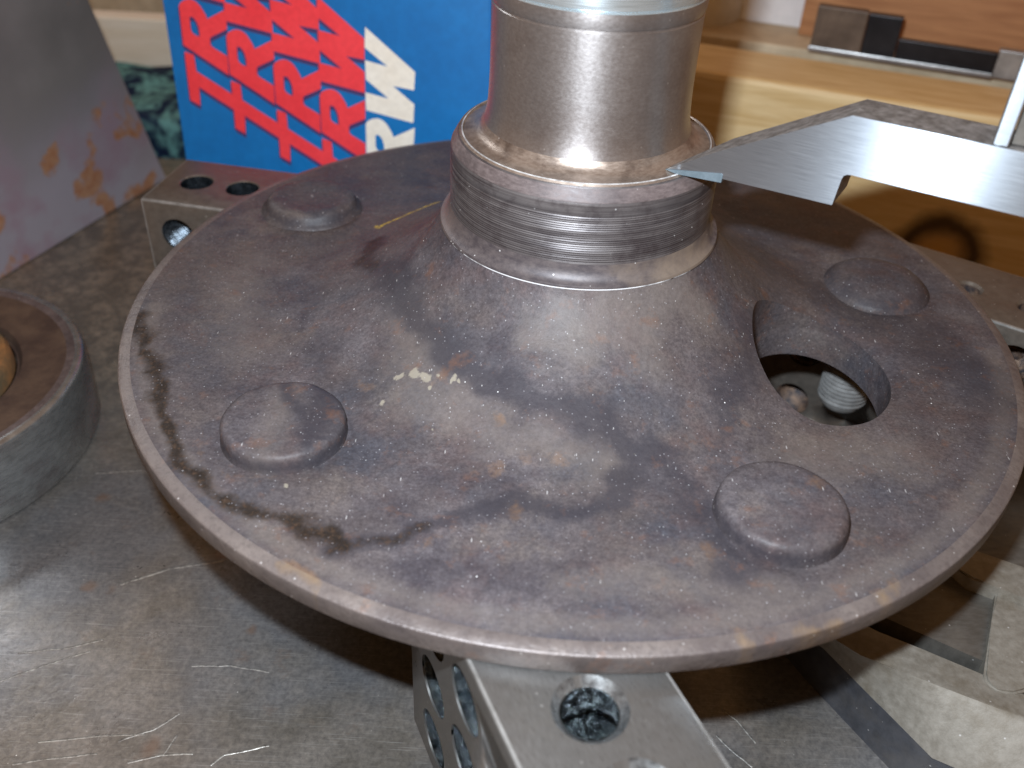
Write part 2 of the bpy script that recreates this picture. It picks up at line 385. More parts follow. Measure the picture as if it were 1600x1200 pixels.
def mat_rusty_plate():
    s = NT('stained_angle_plate_steel')
    n = s.noise(2.2, 5, 0.55)
    p = s.noise(3.5, 4, 0.55, co=s.mapping(loc=(3, 2, 9)))
    z = s.n.new('ShaderNodeSeparateXYZ'); s.l.new(s.co, z.inputs[0])
    zz = s.math('ADD', z.outputs[2], s.math('MULTIPLY', s.math('SUBTRACT', n, 0.5), 0.7))
    low = s.ramp(zz, 0.15, 0.62, 1, 0, smooth=True)
    c = s.mix(s.ramp(n, 0.35, 0.65), (0.18, 0.17, 0.162), (0.26, 0.245, 0.235))
    c = s.mix(s.math('MULTIPLY', low, 0.85), c, (0.42, 0.39, 0.45))
    c = s.mix(s.math('MULTIPLY', low, s.ramp(p, 0.48, 0.62, 0, 0.85)), c, (0.36, 0.25, 0.30))
    r = s.noise(4.6, 4, 0.6, co=s.mapping(loc=(6, 3, 2)))
    rz = s.math('SUBTRACT', r, s.math('MULTIPLY', z.outputs[2], 0.20))
    c = s.mix(s.ramp(rz, 0.505, 0.56, 0, 0.85), c, s.mix(s.ramp(s.noise(30, 4, 0.6), .4, .6), (0.42, 0.17, 0.06), (0.50, 0.26, 0.12)))
    f = s.noise(120, 3, 0.6)
    s.bump(f, 0.2, 0.002)
    return s.out(c, 0.46, 0.25, 0.5)


M = {}
M['forged'] = mat_forged()
M['rim'] = mat_rim()
M['plate'] = mat_plate()
M['shaft'] = mat_steel('ground_shaft_steel', (0.32, 0.295, 0.285), (0.40, 0.375, 0.365), (0.36, 0.42), 0.88, (1, 1, 1.6), sc=120, bump=0.12, grime=(0.20, 0.165, 0.15), grime_amt=0.5, speck=0.5, bd=0.001, bigscale=2.6, aniso=0.6)
M['journal'] = mat_steel('polished_bearing_seat', (0.50, 0.60, 0.65), (0.68, 0.78, 0.83), (0.22, 0.32), 0.85, (1, 1, 40), sc=14, bump=0.12, bd=0.001, aniso=0.5)
M['ring_bright'] = mat_steel('bronzed_fillet_steel', (0.27, 0.21, 0.17), (0.42, 0.345, 0.29), (0.32, 0.40), 0.75, (1, 1, 5), sc=60, bump=0.12, grime=(0.11, 0.08, 0.065), grime_amt=0.8, bigscale=5, speck=0.6)
M['collar'] = mat_steel('turned_collar_steel', (0.048, 0.040, 0.042), (0.152, 0.136, 0.133), (0.36, 0.5), 0.42, (0.3, 0.3, 16), sc=14, bump=0.3, grime=(0.040, 0.030, 0.032), grime_amt=0.9, speck=0.5, bd=0.002, bigscale=5)
M['chamfer'] = mat_steel('pinkish_scaled_steel', (0.089, 0.068, 0.066), (0.166, 0.129, 0.123), (0.45, 0.6), 0.15, (1, 1, 3), sc=60, bump=0.35, grime=(0.045, 0.034, 0.036), grime_amt=0.85, speck=0.7)
M['shelf'] = mat_neck_shelf()
M['bright_edge'] = mat_steel('bright_worn_edge', (0.30, 0.28, 0.27), (0.72, 0.71, 0.70), (0.35, 0.5), 0.3, sc=60, bump=0.3, grime=(0.10, 0.085, 0.08), grime_amt=1.0, bigscale=5)
M['block'] = mat_steel('ground_block_steel', (0.156, 0.153, 0.146), (0.228, 0.224, 0.218), (0.26, 0.38), 0.72, (1, 8, 1), sc=55, bump=0.08, grime=(0.20, 0.185, 0.16), grime_amt=0.5, speck=0.6, bd=0.0008, bigscale=3)
M['block_old'] = mat_steel('tarnished_block_steel', (0.145, 0.128, 0.111), (0.204, 0.178, 0.153), (0.32, 0.46), 0.6, sc=40, bump=0.08, grime=(0.12, 0.08, 0.06), grime_amt=0.55, speck=0.5, bigscale=3)
M['bore'] = mat_steel('painted_glint_bore_steel', (0.002, 0.003, 0.004), (0.27, 0.32, 0.34), (0.08, 0.25), 0.9, sc=75, bump=1.0, bd=0.03, bigscale=55, grime=(0.006, 0.006, 0.008), grime_amt=1.0)  # dark depth and bright thread glints painted into the bore colour
M['sink'] = mat_steel('worn_countersink', (0.12, 0.125, 0.13), (0.30, 0.31, 0.31), (0.2, 0.4), 0.7, sc=70, bump=0.3, grime=(0.05, 0.05, 0.05), grime_amt=0.8, speck=0.5, bigscale=8)
M['rust_bore'] = mat_plain('rusted_bore', (0.035, 0.03, 0.035), (0.24, 0.15, 0.10), 40, 0.5, 0.3, 0.4)
M['bore_dark'] = mat_steel('dark_bore_steel', (0.012, 0.015, 0.02), (0.10, 0.12, 0.14), (0.15, 0.35), 0.8, sc=50, bump=0.6, bd=0.006)
M['jaw'] = mat_steel('brushed_jaw_steel', (0.30, 0.335, 0.375), (0.43, 0.47, 0.51), (0.28, 0.33), 0.90, (0.55, 1, 40), sc=26, bump=0.06, bd=0.0006, bigscale=2, aniso=0.97)
M['edge_steel'] = mat_plain('painted_edge_highlight', (0.22, 0.212, 0.20), (0.36, 0.35, 0.335), 20, 0.35, 0.4, 0.1)  # paler steel for the block bevels: their edge highlight painted as colour
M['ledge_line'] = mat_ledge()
M['jaw_edge'] = mat_plain('cast_jaw_edge', (0.144, 0.131, 0.122), (0.324, 0.302, 0.288), 60, 0.5, 0.4, 0.6, bd=0.004)
M['carbide'] = mat_plain('carbide_insert', (0.10, 0.135, 0.155), (0.15, 0.19, 0.215), 20, 0.45, 0.2, 0.1)
M['thread'] = mat_steel('zinc_stud_thread', (0.20, 0.195, 0.19), (0.36, 0.355, 0.345), (0.3, 0.45), 0.4, sc=30, bump=0.2)
M['cast'] = mat_steel('cast_iron_tan', (0.200, 0.180, 0.148), (0.304, 0.280, 0.240), (0.50, 0.62), 0.2, (1, 1, 1), sc=50, bump=0.3, grime=(0.14, 0.11, 0.07), grime_amt=0.7, speck=0.5, bigscale=2.6, bd=0.003)
M['cast_dark'] = mat_steel('cast_iron_dark', (0.100, 0.092, 0.080), (0.160, 0.148, 0.132), (0.32, 0.46), 0.45, (1, 3, 1), rot=(0, 0, 0.6), sc=26, bump=0.15, grime=(0.26, 0.24, 0.21), grime_amt=0.4, speck=0.5, bigscale=3)
M['rail'] = mat_steel('blued_rail_steel', (0.068, 0.070, 0.080), (0.112, 0.116, 0.132), (0.3, 0.45), 0.55, sc=30, bump=0.12, grime=(0.17, 0.15, 0.13), grime_amt=0.4, speck=0.5, bigscale=3)
M['cyl'] = mat_steel('ground_ring_steel', (0.26, 0.265, 0.26), (0.40, 0.405, 0.40), (0.22, 0.34), 0.75, (1, 1, 4), sc=26, bump=0.1, grime=(0.15, 0.11, 0.11), grime_amt=0.6, bigscale=2.2)
M['cyl_top'] = mat_plain('rusty_ring_face', (0.055, 0.032, 0.024), (0.111, 0.070, 0.047), 9, 0.8, 0.0, 0.35)
M['cyl_rust'] = mat_plain('orange_rusted_hub', (0.10, 0.075, 0.04), (0.36, 0.16, 0.05), 7, 0.75, 0.0, 0.4)
M['angle'] = mat_rusty_plate()
M['blue'] = mat_plain('blue_printed_card', (0.002, 0.150, 0.440), (0.004, 0.180, 0.500), 3, 0.42, 0.0, 0.06)
M['red'] = mat_plain('red_print', (0.90, 0.045, 0.06), (0.97, 0.06, 0.075), 6, 0.45, 0.0, 0.03)
M['navy'] = mat_plain('dark_blue_print', (0.055, 0.035, 0.13), (0.07, 0.045, 0.15), 6, 0.45, 0.0, 0.03)
M['white'] = mat_plain('cream_print', (0.88, 0.80, 0.67), (0.93, 0.88, 0.78), 5, 0.45, 0.0, 0.03)
M['card_side'] = mat_plain('blue_card_side', (0.003, 0.07, 0.28), (0.01, 0.10, 0.34), 6, 0.5, 0.0, 0.1)
M['pine'] = mat_wood('varnished_pine', (0.62, 0.41, 0.20), (0.78, 0.56, 0.31), knots=((1.08, -0.40), 0.135) and (((0.0, 0.0), 0.0),)[:0])
M['redwood'] = mat_wood('reddish_board', (0.36, 0.155, 0.06), (0.50, 0.24, 0.10), sc=0.8, rot=(0, 1.4, 0))
M['plank'] = mat_wood('pale_plank', (0.82, 0.76, 0.62), (0.90, 0.86, 0.75), sc=0.6)
M['tan'] = mat_plain('tan_board', (0.42, 0.31, 0.18), (0.72, 0.60, 0.42), 2.0, 0.7, 0, 0.2)
M['beige'] = mat_plain('beige_cloth', (0.46, 0.42, 0.35), (0.66, 0.60, 0.50), 1.6, 0.8, 0, 0.2)
M['paper'] = mat_plain('white_paper', (0.80, 0.79, 0.80), (0.92, 0.91, 0.92), 2, 0.7, 0, 0.05)
M['black'] = mat_plain('blackened_steel', (0.005, 0.004, 0.006), (0.014, 0.013, 0.016), 12, 0.35, 0.4, 0.2)
M['brownstock'] = mat_plain('brown_stock', (0.07, 0.045, 0.03), (0.17, 0.12, 0.085), 5, 0.45, 0.2, 0.2)
M['greysteel'] = mat_plain('grey_steel', (0.30, 0.30, 0.30), (0.5, 0.5, 0.5), 8, 0.35, 0.7, 0.1)
M['redpaint'] = mat_plain('red_paint', (0.45, 0.03, 0.02), (0.60, 0.06, 0.04), 6, 0.4, 0, 0.1)
M['floor'] = mat_plain('brown_bench_top', (0.12, 0.09, 0.06), (0.24, 0.18, 0.12), 4, 0.7, 0, 0.2)
M['wall'] = mat_plain('tan_wall', (0.45, 0.36, 0.25), (0.62, 0.52, 0.38), 1.4, 0.8, 0, 0.1)


def mat_cloth():
    s = NT('teal_mottled_cloth')
    n = s.noise(6.5, 4, 0.55, dist=0.8)
    f = s.noise(28, 4, 0.6)
    c = s.mix(s.ramp(n, 0.44, 0.56), (0.012, 0.03, 0.09), (0.24, 0.55, 0.55))
    c = s.mix(s.ramp(f, 0.5, 0.62, 0, 0.7), c, (0.02, 0.04, 0.09))
    s.bump(f, 0.5, 0.02)
    return s.out(c, 0.75, 0, 0.3)


M['cloth'] = mat_cloth()


# ---------------------------------------------------------------- object helpers
def empty(name, label, cat, loc=(0, 0, 0), group=None, rz=0.0):
    o = bpy.data.objects.new(name, None)
    COL.objects.link(o)
    o.location = loc
    o.rotation_euler = (0, 0, rz)
    o['label'] = label; o['category'] = cat
    if group: o['group'] = group
    return o


def mesh_obj(name, me, mats, parent=None, label=None, cat=None, kind=None, smooth=True, angle=35):
    o = bpy.data.objects.new(name, me)
    COL.objects.link(o)
    for m in (mats if isinstance(mats, (list, tuple)) else [mats]): me.materials.append(m)
    if parent is not None: o.parent = parent
    if label: o['label'] = label
    if cat: o['category'] = cat
    if kind: o['kind'] = kind
    if smooth:
        me.shade_smooth()
        me.set_sharp_from_angle(angle=math.radians(angle))
    return o


def from_bm(name, bm, mats, **k):
    bmesh.ops.recalc_face_normals(bm, faces=bm.faces)
    me = bpy.data.meshes.new(name)
    bm.to_mesh(me); bm.free()
    return mesh_obj(name, me, mats, **k)


def revolve(bm, prof, n=128, mis=None, cap_lo=False, cap_hi=False, jitter=0.0):
    """prof: list of (r, z). mis: material index per band"""
    rings = []
    for (r, z) in prof:
        ring = []
        for i in range(n):
            a = 2 * PI * i / n
            rr = r + (jitter * noise.noise(Vector((math.cos(a) * 3, math.sin(a) * 3, z * 8))) if jitter else 0)
            ring.append(bm.verts.new((rr * math.cos(a), rr * math.sin(a), z)))
        rings.append(ring)
    for k in range(len(rings) - 1):
        for i in range(n):
            j = (i + 1) % n
            f = bm.faces.new((rings[k][i], rings[k][j], rings[k + 1][j], rings[k + 1][i]))
            if mis: f.material_index = mis[k]
    if cap_lo: bm.faces.new(list(reversed(rings[0])))
    if cap_hi: bm.faces.new(rings[-1])
    return rings


def prism(bm, poly, z0, z1, mi=0):
    lo = [bm.verts.new((p[0], p[1], z0)) for p in poly]
    hi = [bm.verts.new((p[0], p[1], z1)) for p in poly]
    n = len(poly)
    f = bm.faces.new(hi); f.material_index = mi
    bm.faces.new(list(reversed(lo)))
    for i in range(n):
        bm.faces.new((lo[i], lo[(i + 1) % n], hi[(i + 1) % n], hi[i]))


def box(bm, lo, hi, bev=0.0, mat=None):
    v = [Vector((x, y, z)) for x in (lo[0], hi[0]) for y in (lo[1], hi[1]) for z in (lo[2], hi[2])]
    vs = [bm.verts.new(mat @ p if mat else p) for p in v]
    fs = [bm.faces.new([vs[i] for i in q]) for q in ((0, 1, 3, 2), (4, 6, 7, 5), (0, 4, 5, 1), (2, 3, 7, 6), (0, 2, 6, 4), (1, 5, 7, 3))]
    if bev:
        es = list({e for f in fs for e in f.edges})
        bmesh.ops.bevel(bm, geom=es, offset=bev, segments=2, profile=0.6, affect='EDGES')


def boolean(o, cutters):
    """cut the cutters (temporary objects) out of o, then drop them"""
    for c in cutters:
        md = o.modifiers.new('cut', 'BOOLEAN'); md.operation = 'DIFFERENCE'; md.solver = 'EXACT'; md.object = c
    dg = bpy.context.evaluated_depsgraph_get()
    me = bpy.data.meshes.new_from_object(o.evaluated_get(dg))
    o.modifiers.clear()
    old = o.data; o.data = me
    bpy.data.meshes.remove(old)
    for c in cutters: bpy.data.objects.remove(c)
    return o


def polydist(P, line):
    """distance of the points P (n,2) to a polyline"""
    best = np.full(len(P), 9.0)
    L = np.array(line, float)
    if len(L) == 1: return np.hypot(*(P - L[0]).T)
    for a, b in zip(L[:-1], L[1:]):
        ab = b - a
        t = np.clip(((P - a) @ ab) / (ab @ ab + 1e-12), 0, 1)
        best = np.minimum(best, np.hypot(*(P - (a + t[:, None] * ab)).T))
    return best

# ---------------------------------------------------------------- the setting
def build_setting():
    bm = bmesh.new()
    prism(bm, [(-9, -5), (9, -5), (9, 9), (-9, 9)], -1.75, -1.65)
    from_bm('bench_top', bm, M['floor'], kind='structure', smooth=False)
    bm = bmesh.new()
    prism(bm, [(-9, 6.0), (9, 6.0), (9, 6.2), (-9, 6.2)], -1.64, 6)
    from_bm('wall', bm, M['wall'], kind='structure', smooth=False)


build_setting()


def build_plate():
    bm = bmesh.new()
    poly = [(-3.6, -2.2), (3.0, -2.2), (3.0, 2.03), (-3.6, 2.03)]
    prism(bm, poly, ZT - 0.14, ZT)
    bmesh.ops.bevel(bm, geom=[e for e in bm.edges], offset=0.012, segments=2, affect='EDGES')
    o = from_bm('steel_plate', bm, M['plate'], label='scratched grey steel surface plate that everything stands on', cat='surface plate', smooth=False)


build_plate()

# ---------------------------------------------------------------- axle shaft with its flange
axle = empty('axle_shaft', 'rusty brown axle shaft standing upright on its round flange, with a bright turned neck', 'axle shaft')
STUDS = [(-0.690, 0.414, 0.121), (-0.556, -0.524, 0.119), (0.360, -0.684, 0.118), (0.758, 0.143, 0.122), (0.118, 0.765, 0.12)]


def flange_height(x, y):
    r = max(math.hypot(x, y), 0.30361); th = math.atan2(y, x)
    P = [(0.3036, 0.2168), (0.309, 0.205), (0.318, 0.190), (0.335, 0.168), (0.36, 0.141), (0.39, 0.114), (0.43, 0.084), (0.47, 0.060), (0.51, 0.040), (0.55, 0.024), (0.58, 0.014), (0.61, 0.007), (0.64, 0.003), (0.69, 0.0), (0.978, 0.0), (0.984, -0.0006), (0.992, -0.0022), (1.0, -0.0048)]
    z = 0.0
    for (r0, z0), (r1, z1) in zip(P, P[1:]):
        if r0 <= r <= r1:
            t = (r - r0) / (r1 - r0)
            z = z0 + (z1 - z0) * t
            break
    if 0.33 < r < 0.7:
        # forging step on the left of the hub: a low raised lobe
        k = max(0, 1 - abs(r - 0.52) / 0.17)
        z += 0.016 * k * noise.noise(Vector((math.cos(th) * 2.2, math.sin(th) * 2.2, 4.0)))
    if r < 0.95 and r > 0.33:
        w = min(1, (0.95 - r) / 0.1, (r - 0.33) / 0.05)
        z += w * 0.0035 * noise.noise(Vector((x * 4, y * 4, 0))) + w * 0.0016 * noise.noise(Vector((x * 15, y * 15, 2)))
    # little moat of displaced metal round every stud head
    for (sx, sy, sr) in STUDS:
        d = math.hypot(x - sx, y - sy) - sr
        if -0.02 < d < 0.05: z -= 0.004 * math.exp(-(d / 0.018) ** 2)
    # the hand hole's mouth is rounded over
    d = (math.hypot((x - 0.530) / 0.153, (y + 0.216) / 0.198) - 1) * 0.18
    if -0.04 <= d < 0.06:
        w = max(0.0, math.cos(math.atan2(y + 0.216, x - 0.530) - math.radians(50)))
        z -= (0.002 + 0.016 * w) * (1 - max(d, 0) / 0.06) ** 2
    return z


def build_flange():
    bm = bmesh.new()
    n = 420
    rs = [0.3036, 0.306, 0.309, 0.313, 0.318] + [0.325 + i * 0.0075 for i in range(85)]
    rs = [r for r in rs if r < 0.955] + [0.957, 0.966, 0.973, 0.978, 0.981, 0.984, 0.988, 0.992, 0.996, 1.0]
    rings = []
    for r in rs:
        ring = []
        for i in range(n):
            a = 2 * PI * i / n
            x, y = r * math.cos(a), r * math.sin(a)
            ring.append(bm.verts.new((x, y, flange_height(x, y))))
        rings.append(ring)
    # rim and underside, a bored centre closes it
    prof = [(1.0022, -0.0064), (1.0030, -0.0095), (1.0036, -0.0435), (1.0020, -0.0462), (0.996, -TR), (0.76, -TR), (0.745, -0.100), (0.50, -0.103), (0.36, -0.103), (0.34, -TR - 0.10), (0.20, -TR - 0.12), (0.20, 0.15)]
    for (r, z) in prof:
        rings.append([bm.verts.new((r * math.cos(2 * PI * i / n) * (1 + (0.0008 * noise.noise(Vector((math.cos(2*PI*i/n)*9, math.sin(2*PI*i/n)*9, z*60))) if r > .99 else 0)), r * math.sin(2 * PI * i / n), z)) for i in range(n)])
    rings.append(rings[0])
    nt = len(rs)
    for k in range(len(rings) - 1):
        mi = 0
        if nt - 7 <= k <= nt + 3: mi = 1
        for i in range(n):
            j = (i + 1) % n
            f = bm.faces.new((rings[k][i], rings[k][j], rings[k + 1][j], rings[k + 1][i]))
            f.material_index = mi
    o = from_bm('flange', bm, [M['forged'], M['rim']], parent=axle, angle=38)
    # the hand hole: round below, drawn out towards the back above
    cb = bmesh.new()
    rr = []
    for (cx, cy, a, b, z) in ((0.530, -0.216, 0.151, 0.196, -0.30), (0.530, -0.216, 0.151, 0.196, -0.036), (0.530, -0.216, 0.1525, 0.1985, -0.031), (0.530, -0.216, 0.153, 0.199, -0.026), (0.530, -0.216, 0.153, 0.199, 0.30)):
        rr.append([cb.verts.new((cx + a * math.cos(2 * PI * i / 72), cy + b * math.sin(2 * PI * i / 72), z)) for i in range(72)])
    for k in range(4):
        for i in range(72): cb.faces.new((rr[k][i], rr[k][(i + 1) % 72], rr[k + 1][(i + 1) % 72], rr[k + 1][i]))
    cb.faces.new(list(reversed(rr[0]))); cb.faces.new(rr[-1])
    cut = from_bm('cutter', cb, [M['forged']])
    boolean(o, [cut])
    me = o.data
    me.shade_smooth(); me.set_sharp_from_angle(angle=math.radians(38))
    RR = [math.hypot(v.co.x, v.co.y) for v in me.vertices]
    at = me.attributes.get('sharp_edge') or me.attributes.new('sharp_edge', 'BOOLEAN', 'EDGE')
    for e in me.edges:
        r0, r1 = RR[e.vertices[0]], RR[e.vertices[1]]
        z0, z1 = me.vertices[e.vertices[0]].co.z, me.vertices[e.vertices[1]].co.z
        if (abs(r0 - 1.0) < 3e-4 and abs(r1 - 1.0) < 3e-4 and z0 > -0.02) or (min(r0, r1) > 1.0026 and abs(z0 + 0.0095) < 8e-4 and abs(z1 + 0.0095) < 8e-4): at.data[e.index].value = True
    nv = len(me.vertices)
    co = np.empty(nv * 3, np.float32); me.vertices.foreach_get('co', co); co = co.reshape(-1, 3)
    P = co[:, :2].astype(float)
    r = np.hypot(P[:, 0], P[:, 1])
    Q = P.copy()
    for k_, (fq, am) in enumerate(((5, 0.05), (14, 0.026), (40, 0.010))):
        P = P + am * np.array([[noise.noise(Vector((x * fq, y * fq, k_))), noise.noise(Vector((x * fq, y * fq, k_ + 9)))] for x, y in Q])
    def put(name, val):
        a = me.attributes.new(name, 'FLOAT', 'POINT'); a.data.foreach_set('value', val.astype(np.float32))
    g = lambda d, w: np.exp(-(d / w) ** 2)
    dark = np.maximum(0.95 * g(polydist(P, BK['stB']), 0.036), 1.0 * g(polydist(P, BK['stC']), 0.040))
    dark = np.maximum(dark, 0.8 * g(polydist(P, [(0.36, -0.20), (0.33, -0.33), (0.30, -0.42)]), 0.05))
    dark = np.maximum(dark, 0.75 * g(polydist(P, [(0.16, -0.58), (0.24, -0.70), (0.26, -0.80)]), 0.06))
    dark = np.maximum(dark, 0.7 * g(polydist(P, [(0.45, 0.28), (0.62, 0.05), (0.80, -0.05), (0.86, -0.3)]), 0.10))
    brown = np.maximum(1.0 * g(polydist(P, BK['stA']), 0.024), 0.78 * g(polydist(P, BK['stB'][:4]), 0.022))
    brown = np.maximum(brown, 0.85 * g(polydist(P, BK['stC'][:3]), 0.03))
    pale = np.maximum(0.9 * g(polydist(P, [(-0.36, -0.25), (-0.30, -0.42), (-0.12, -0.55), (0.06, -0.58)]), 0.085), 0.8 * g(polydist(P, [(0.45, -0.55), (0.62, -0.5)]), 0.10))
    pale = np.maximum(pale, 0.75 * g(polydist(P, [(-0.80, 0.05), (-0.70, -0.25)]), 0.12))
    pale = np.maximum(pale, 0.8 * g(np.abs(r - 0.95), 0.03) * (P[:, 1] < -0.1))
    pale = np.maximum(pale, 0.9 * g(polydist(P, [(-0.05, -0.36), (0.12, -0.36), (0.24, -0.25)]), 0.06))
    pale = np.maximum(pale, 0.75 * g(polydist(P, [(0.0, -0.86), (0.35, -0.86)]), 0.05))
    crust = np.zeros(nv)
    for q, w in zip(BK['crust'], (0.013, 0.014, 0.012, 0.009, 0.007, 0.008, 0.012, 0.009, 0.006, 0.008, 0.007, 0.005, 0.005, 0.005)):
        crust = np.maximum(crust, 1.1 * g(polydist(P, [q]), w))
    rust = np.zeros(nv)
    for q in BK['ochre']: rust = np.maximum(rust, 0.95 * g(polydist(P, [q]), 0.022))
    for q in BK['rustspots']: rust = np.maximum(rust, 0.78 * g(polydist(P, [q]), 0.03))
    rust = np.maximum(rust, 1.0 * g(polydist(P, BK['rustrim']), 0.016))
    rust = np.maximum(rust, 0.55 * g(np.abs(polydist(P, [STUDS[1][:2]]) - 0.128), 0.012) * (P[:, 1] < STUDS[1][1]))
    for nm, v in (('dark', dark), ('brown', brown), ('pale', pale), ('crust', crust), ('rust', rust)): put(nm, v)
    return o


flange = build_flange()


def stud_head(i, sx, sy, sr):
    """the pressed-in stud's low domed head, a little irregular, and the threaded shank under the flange"""
    prof = [(0.0, 0.043), (0.4, 0.044), (0.7, 0.0445), (0.84, 0.0440), (0.90, 0.0425), (0.945, 0.039), (0.972, 0.033), (0.985, 0.025), (0.99, 0.012), (1.0, 0.003), (1.02, -0.02)]
    if i == 0: prof = [(0.0, 0.031), (0.3, 0.032), (0.5, 0.034), (0.66, 0.0365), (0.76, 0.038), (0.85, 0.0365), (0.91, 0.033), (0.955, 0.026), (0.99, 0.015), (1.03, 0.005), (1.10, 0.0), (1.14, -0.02)]
    if i == 3: prof = [(0.0, 0.040), (0.4, 0.040), (0.62, 0.037), (0.76, 0.032), (0.86, 0.025), (0.93, 0.017), (0.98, 0.010), (1.02, 0.004), (1.06, -0.02)]
    if i == 2: prof = [(0.0, 0.042), (0.4, 0.043), (0.7, 0.0435), (0.83, 0.0425), (0.90, 0.040), (0.945, 0.035), (0.97, 0.028), (0.985, 0.018), (1.0, 0.006), (1.02, -0.02)]
    bm = bmesh.new()
    n = 96
    rings = []
    base = flange_height(sx, sy)
    for (k, z) in prof[1:]:
        ring = []
        for a_ in range(n):
            a = 2 * PI * a_ / n
            r = sr * k * (1 + 0.016 * noise.noise(Vector((math.cos(a) * 1.6, math.sin(a) * 1.6, i * 3.0))) + 0.005 * noise.noise(Vector((math.cos(a) * 7, math.sin(a) * 7, i + z * 30))))
            x, y = r * math.cos(a), r * math.sin(a)
            zz = z * (0.88 if z > 0 else 1) + 0.0022 * noise.noise(Vector((x * 22, y * 22, i * 5.0)))
            ring.append(bm.verts.new((sx + x, sy + y, zz)))
        rings.append(ring)
    c = bm.verts.new((sx, sy, prof[0][1] * 0.88))
    for a_ in range(n): bm.faces.new((c, rings[0][a_], rings[0][(a_ + 1) % n]))
    for k in range(len(rings) - 1):
        for a_ in range(n): bm.faces.new((rings[k][a_], rings[k + 1][a_], rings[k + 1][(a_ + 1) % n], rings[k][(a_ + 1) % n]))
    bmesh.ops.subdivide_edges(bm, edges=[e for e in bm.edges if e.calc_length() > 0.02], cuts=2, use_grid_fill=True)
    o = from_bm('stud_head', bm, M['forged'], parent=axle, angle=60)
    me = o.data
    P = np.array([v.co[:2] for v in me.vertices])
    Z = np.array([v.co[2] for v in me.vertices])
    dark = np.zeros(len(P)); pale = np.zeros(len(P)); rust = np.zeros(len(P))
    if i == 1:
        # oil on the right half of this head
        d = polydist(P, BK['stD'])
        dark = 1.0 * np.exp(-((P[:, 0] + 0.485) / 0.045) ** 2) * (P[:, 1] > -0.585) * 0.95
        dark = np.maximum(dark, 0.9 * np.exp(-(d / 0.02) ** 2))
        pale = 0.7 * np.exp(-((P[:, 0] + 0.57) / 0.05) ** 2)
    if i == 2: rust = 0.8 * np.exp(-(polydist(P, [(0.43, -0.63)]) / 0.03) ** 2)
    dark = np.maximum(dark, 0.8 * np.exp(-(((Z - 0.012)) / 0.018) ** 2))  # crevice shade round the foot of the head, painted into the mask
    for nm, v in (('dark', dark), ('pale', pale), ('rust', rust), ('brown', dark * 0), ('crust', dark * 0)):
        a = me.attributes.new(nm, 'FLOAT', 'POINT'); a.data.foreach_set('value', v.astype(np.float32))
    # shank
    bm = bmesh.new()
    prof = [(0.058, -TR + 0.01), (0.058, -0.12)]
    z = -0.12
    zend = -0.335 if i != 2 else -0.27
    while z > zend:
        prof += [(0.064, z - 0.002), (0.064, z - 0.0045), (0.0575, z - 0.009), (0.0575, z - 0.0105)]; z -= 0.0125
    prof += [(0.055, zend - 0.017), (0.048, zend - 0.027)]
    revolve(bm, prof, 40, cap_hi=True)
    sh = from_bm('threaded_shank', bm, M['thread'], parent=o, angle=25)
    sh.location = (sx, sy, 0)
    return o


for i, (sx, sy, sr) in enumerate(STUDS): stud_head(i, sx, sy, sr)


def build_neck():
    n = 240
    # collar: sharp ledge, smooth neck, finely grooved seat, scaled chamfer
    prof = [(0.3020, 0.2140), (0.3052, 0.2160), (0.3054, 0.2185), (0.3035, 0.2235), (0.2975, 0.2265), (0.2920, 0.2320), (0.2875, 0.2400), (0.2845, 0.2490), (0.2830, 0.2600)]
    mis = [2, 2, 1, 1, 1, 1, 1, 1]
    z = 0.262
    k = 0
    while z < 0.362:
        amp = 0.0011 * (0.6 + 0.6 * random.random())
        prof += [(0.2825, z), (0.2825 - amp, z + 0.0022)]; mis += [0, 0]; z += 0.0046; k += 1
    prof += [(0.2820, z), (0.2818, 0.380), (0.2812, 0.3895)]; mis += [0, 0, 0]
    prof += [(0.2795, 0.3925), (0.2750, 0.4010), (0.2705, 0.4090)]; mis += [3, 3, 3]
    prof += [(0.2680, 0.4130)]; mis += [3]
    prof += [(0.2655, 0.4160)]; mis += [0]
    b = bmesh.new()
    revolve(b, prof, n, mis, jitter=0.0006)
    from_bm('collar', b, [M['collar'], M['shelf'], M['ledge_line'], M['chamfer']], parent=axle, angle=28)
    prof = [(0.2655, 0.4160), (0.2630, 0.4150), (0.2600, 0.4185), (0.2570, 0.4195), (0.2550, 0.4170), (0.2520, 0.4175)]
    mis = [0, 0, 1, 0, 0]
    prof += [(0.2455, 0.4185), (0.2380, 0.4205), (0.2310, 0.4240), (0.2245, 0.4290), (0.2190, 0.4355), (0.2145, 0.4440)]
    mis += [0] * 6
    b = bmesh.new()
    revolve(b, prof, n, mis)
    from_bm('fillet_ring', b, [M['ring_bright'], M['bright_edge']], parent=axle, angle=28)
    prof = [(0.2145, 0.4440), (0.2110, 0.4550), (0.2085, 0.4680), (0.2068, 0.4820), (0.2055, 0.5050), (0.2045, 0.5400), (0.2045, 0.60), (0.2050, 0.66), (0.2052, 0.6765), (0.2035, 0.6785), (0.2035, 0.6810), (0.2060, 0.6830), (0.2075, 0.690), (0.2080, 0.705), (0.2080, 0.7105)]
    b = bmesh.new()
    revolve(b, prof, n, [0] * 14)
    from_bm('neck', b, M['shaft'], parent=axle, angle=28)
    prof = [(0.2080, 0.7105), (0.2055, 0.7125), (0.2055, 0.7140), (0.2075, 0.7160), (0.2075, 0.95), (0.2040, 0.96), (0.17, 1.02), (0.15, 1.10), (0.15, 2.6), (0.13, 2.62)]
    b = bmesh.new()
    revolve(b, prof, n, None, cap_hi=True)
    from_bm('bearing_seat', b, M['journal'], parent=axle, angle=28)


build_neck()


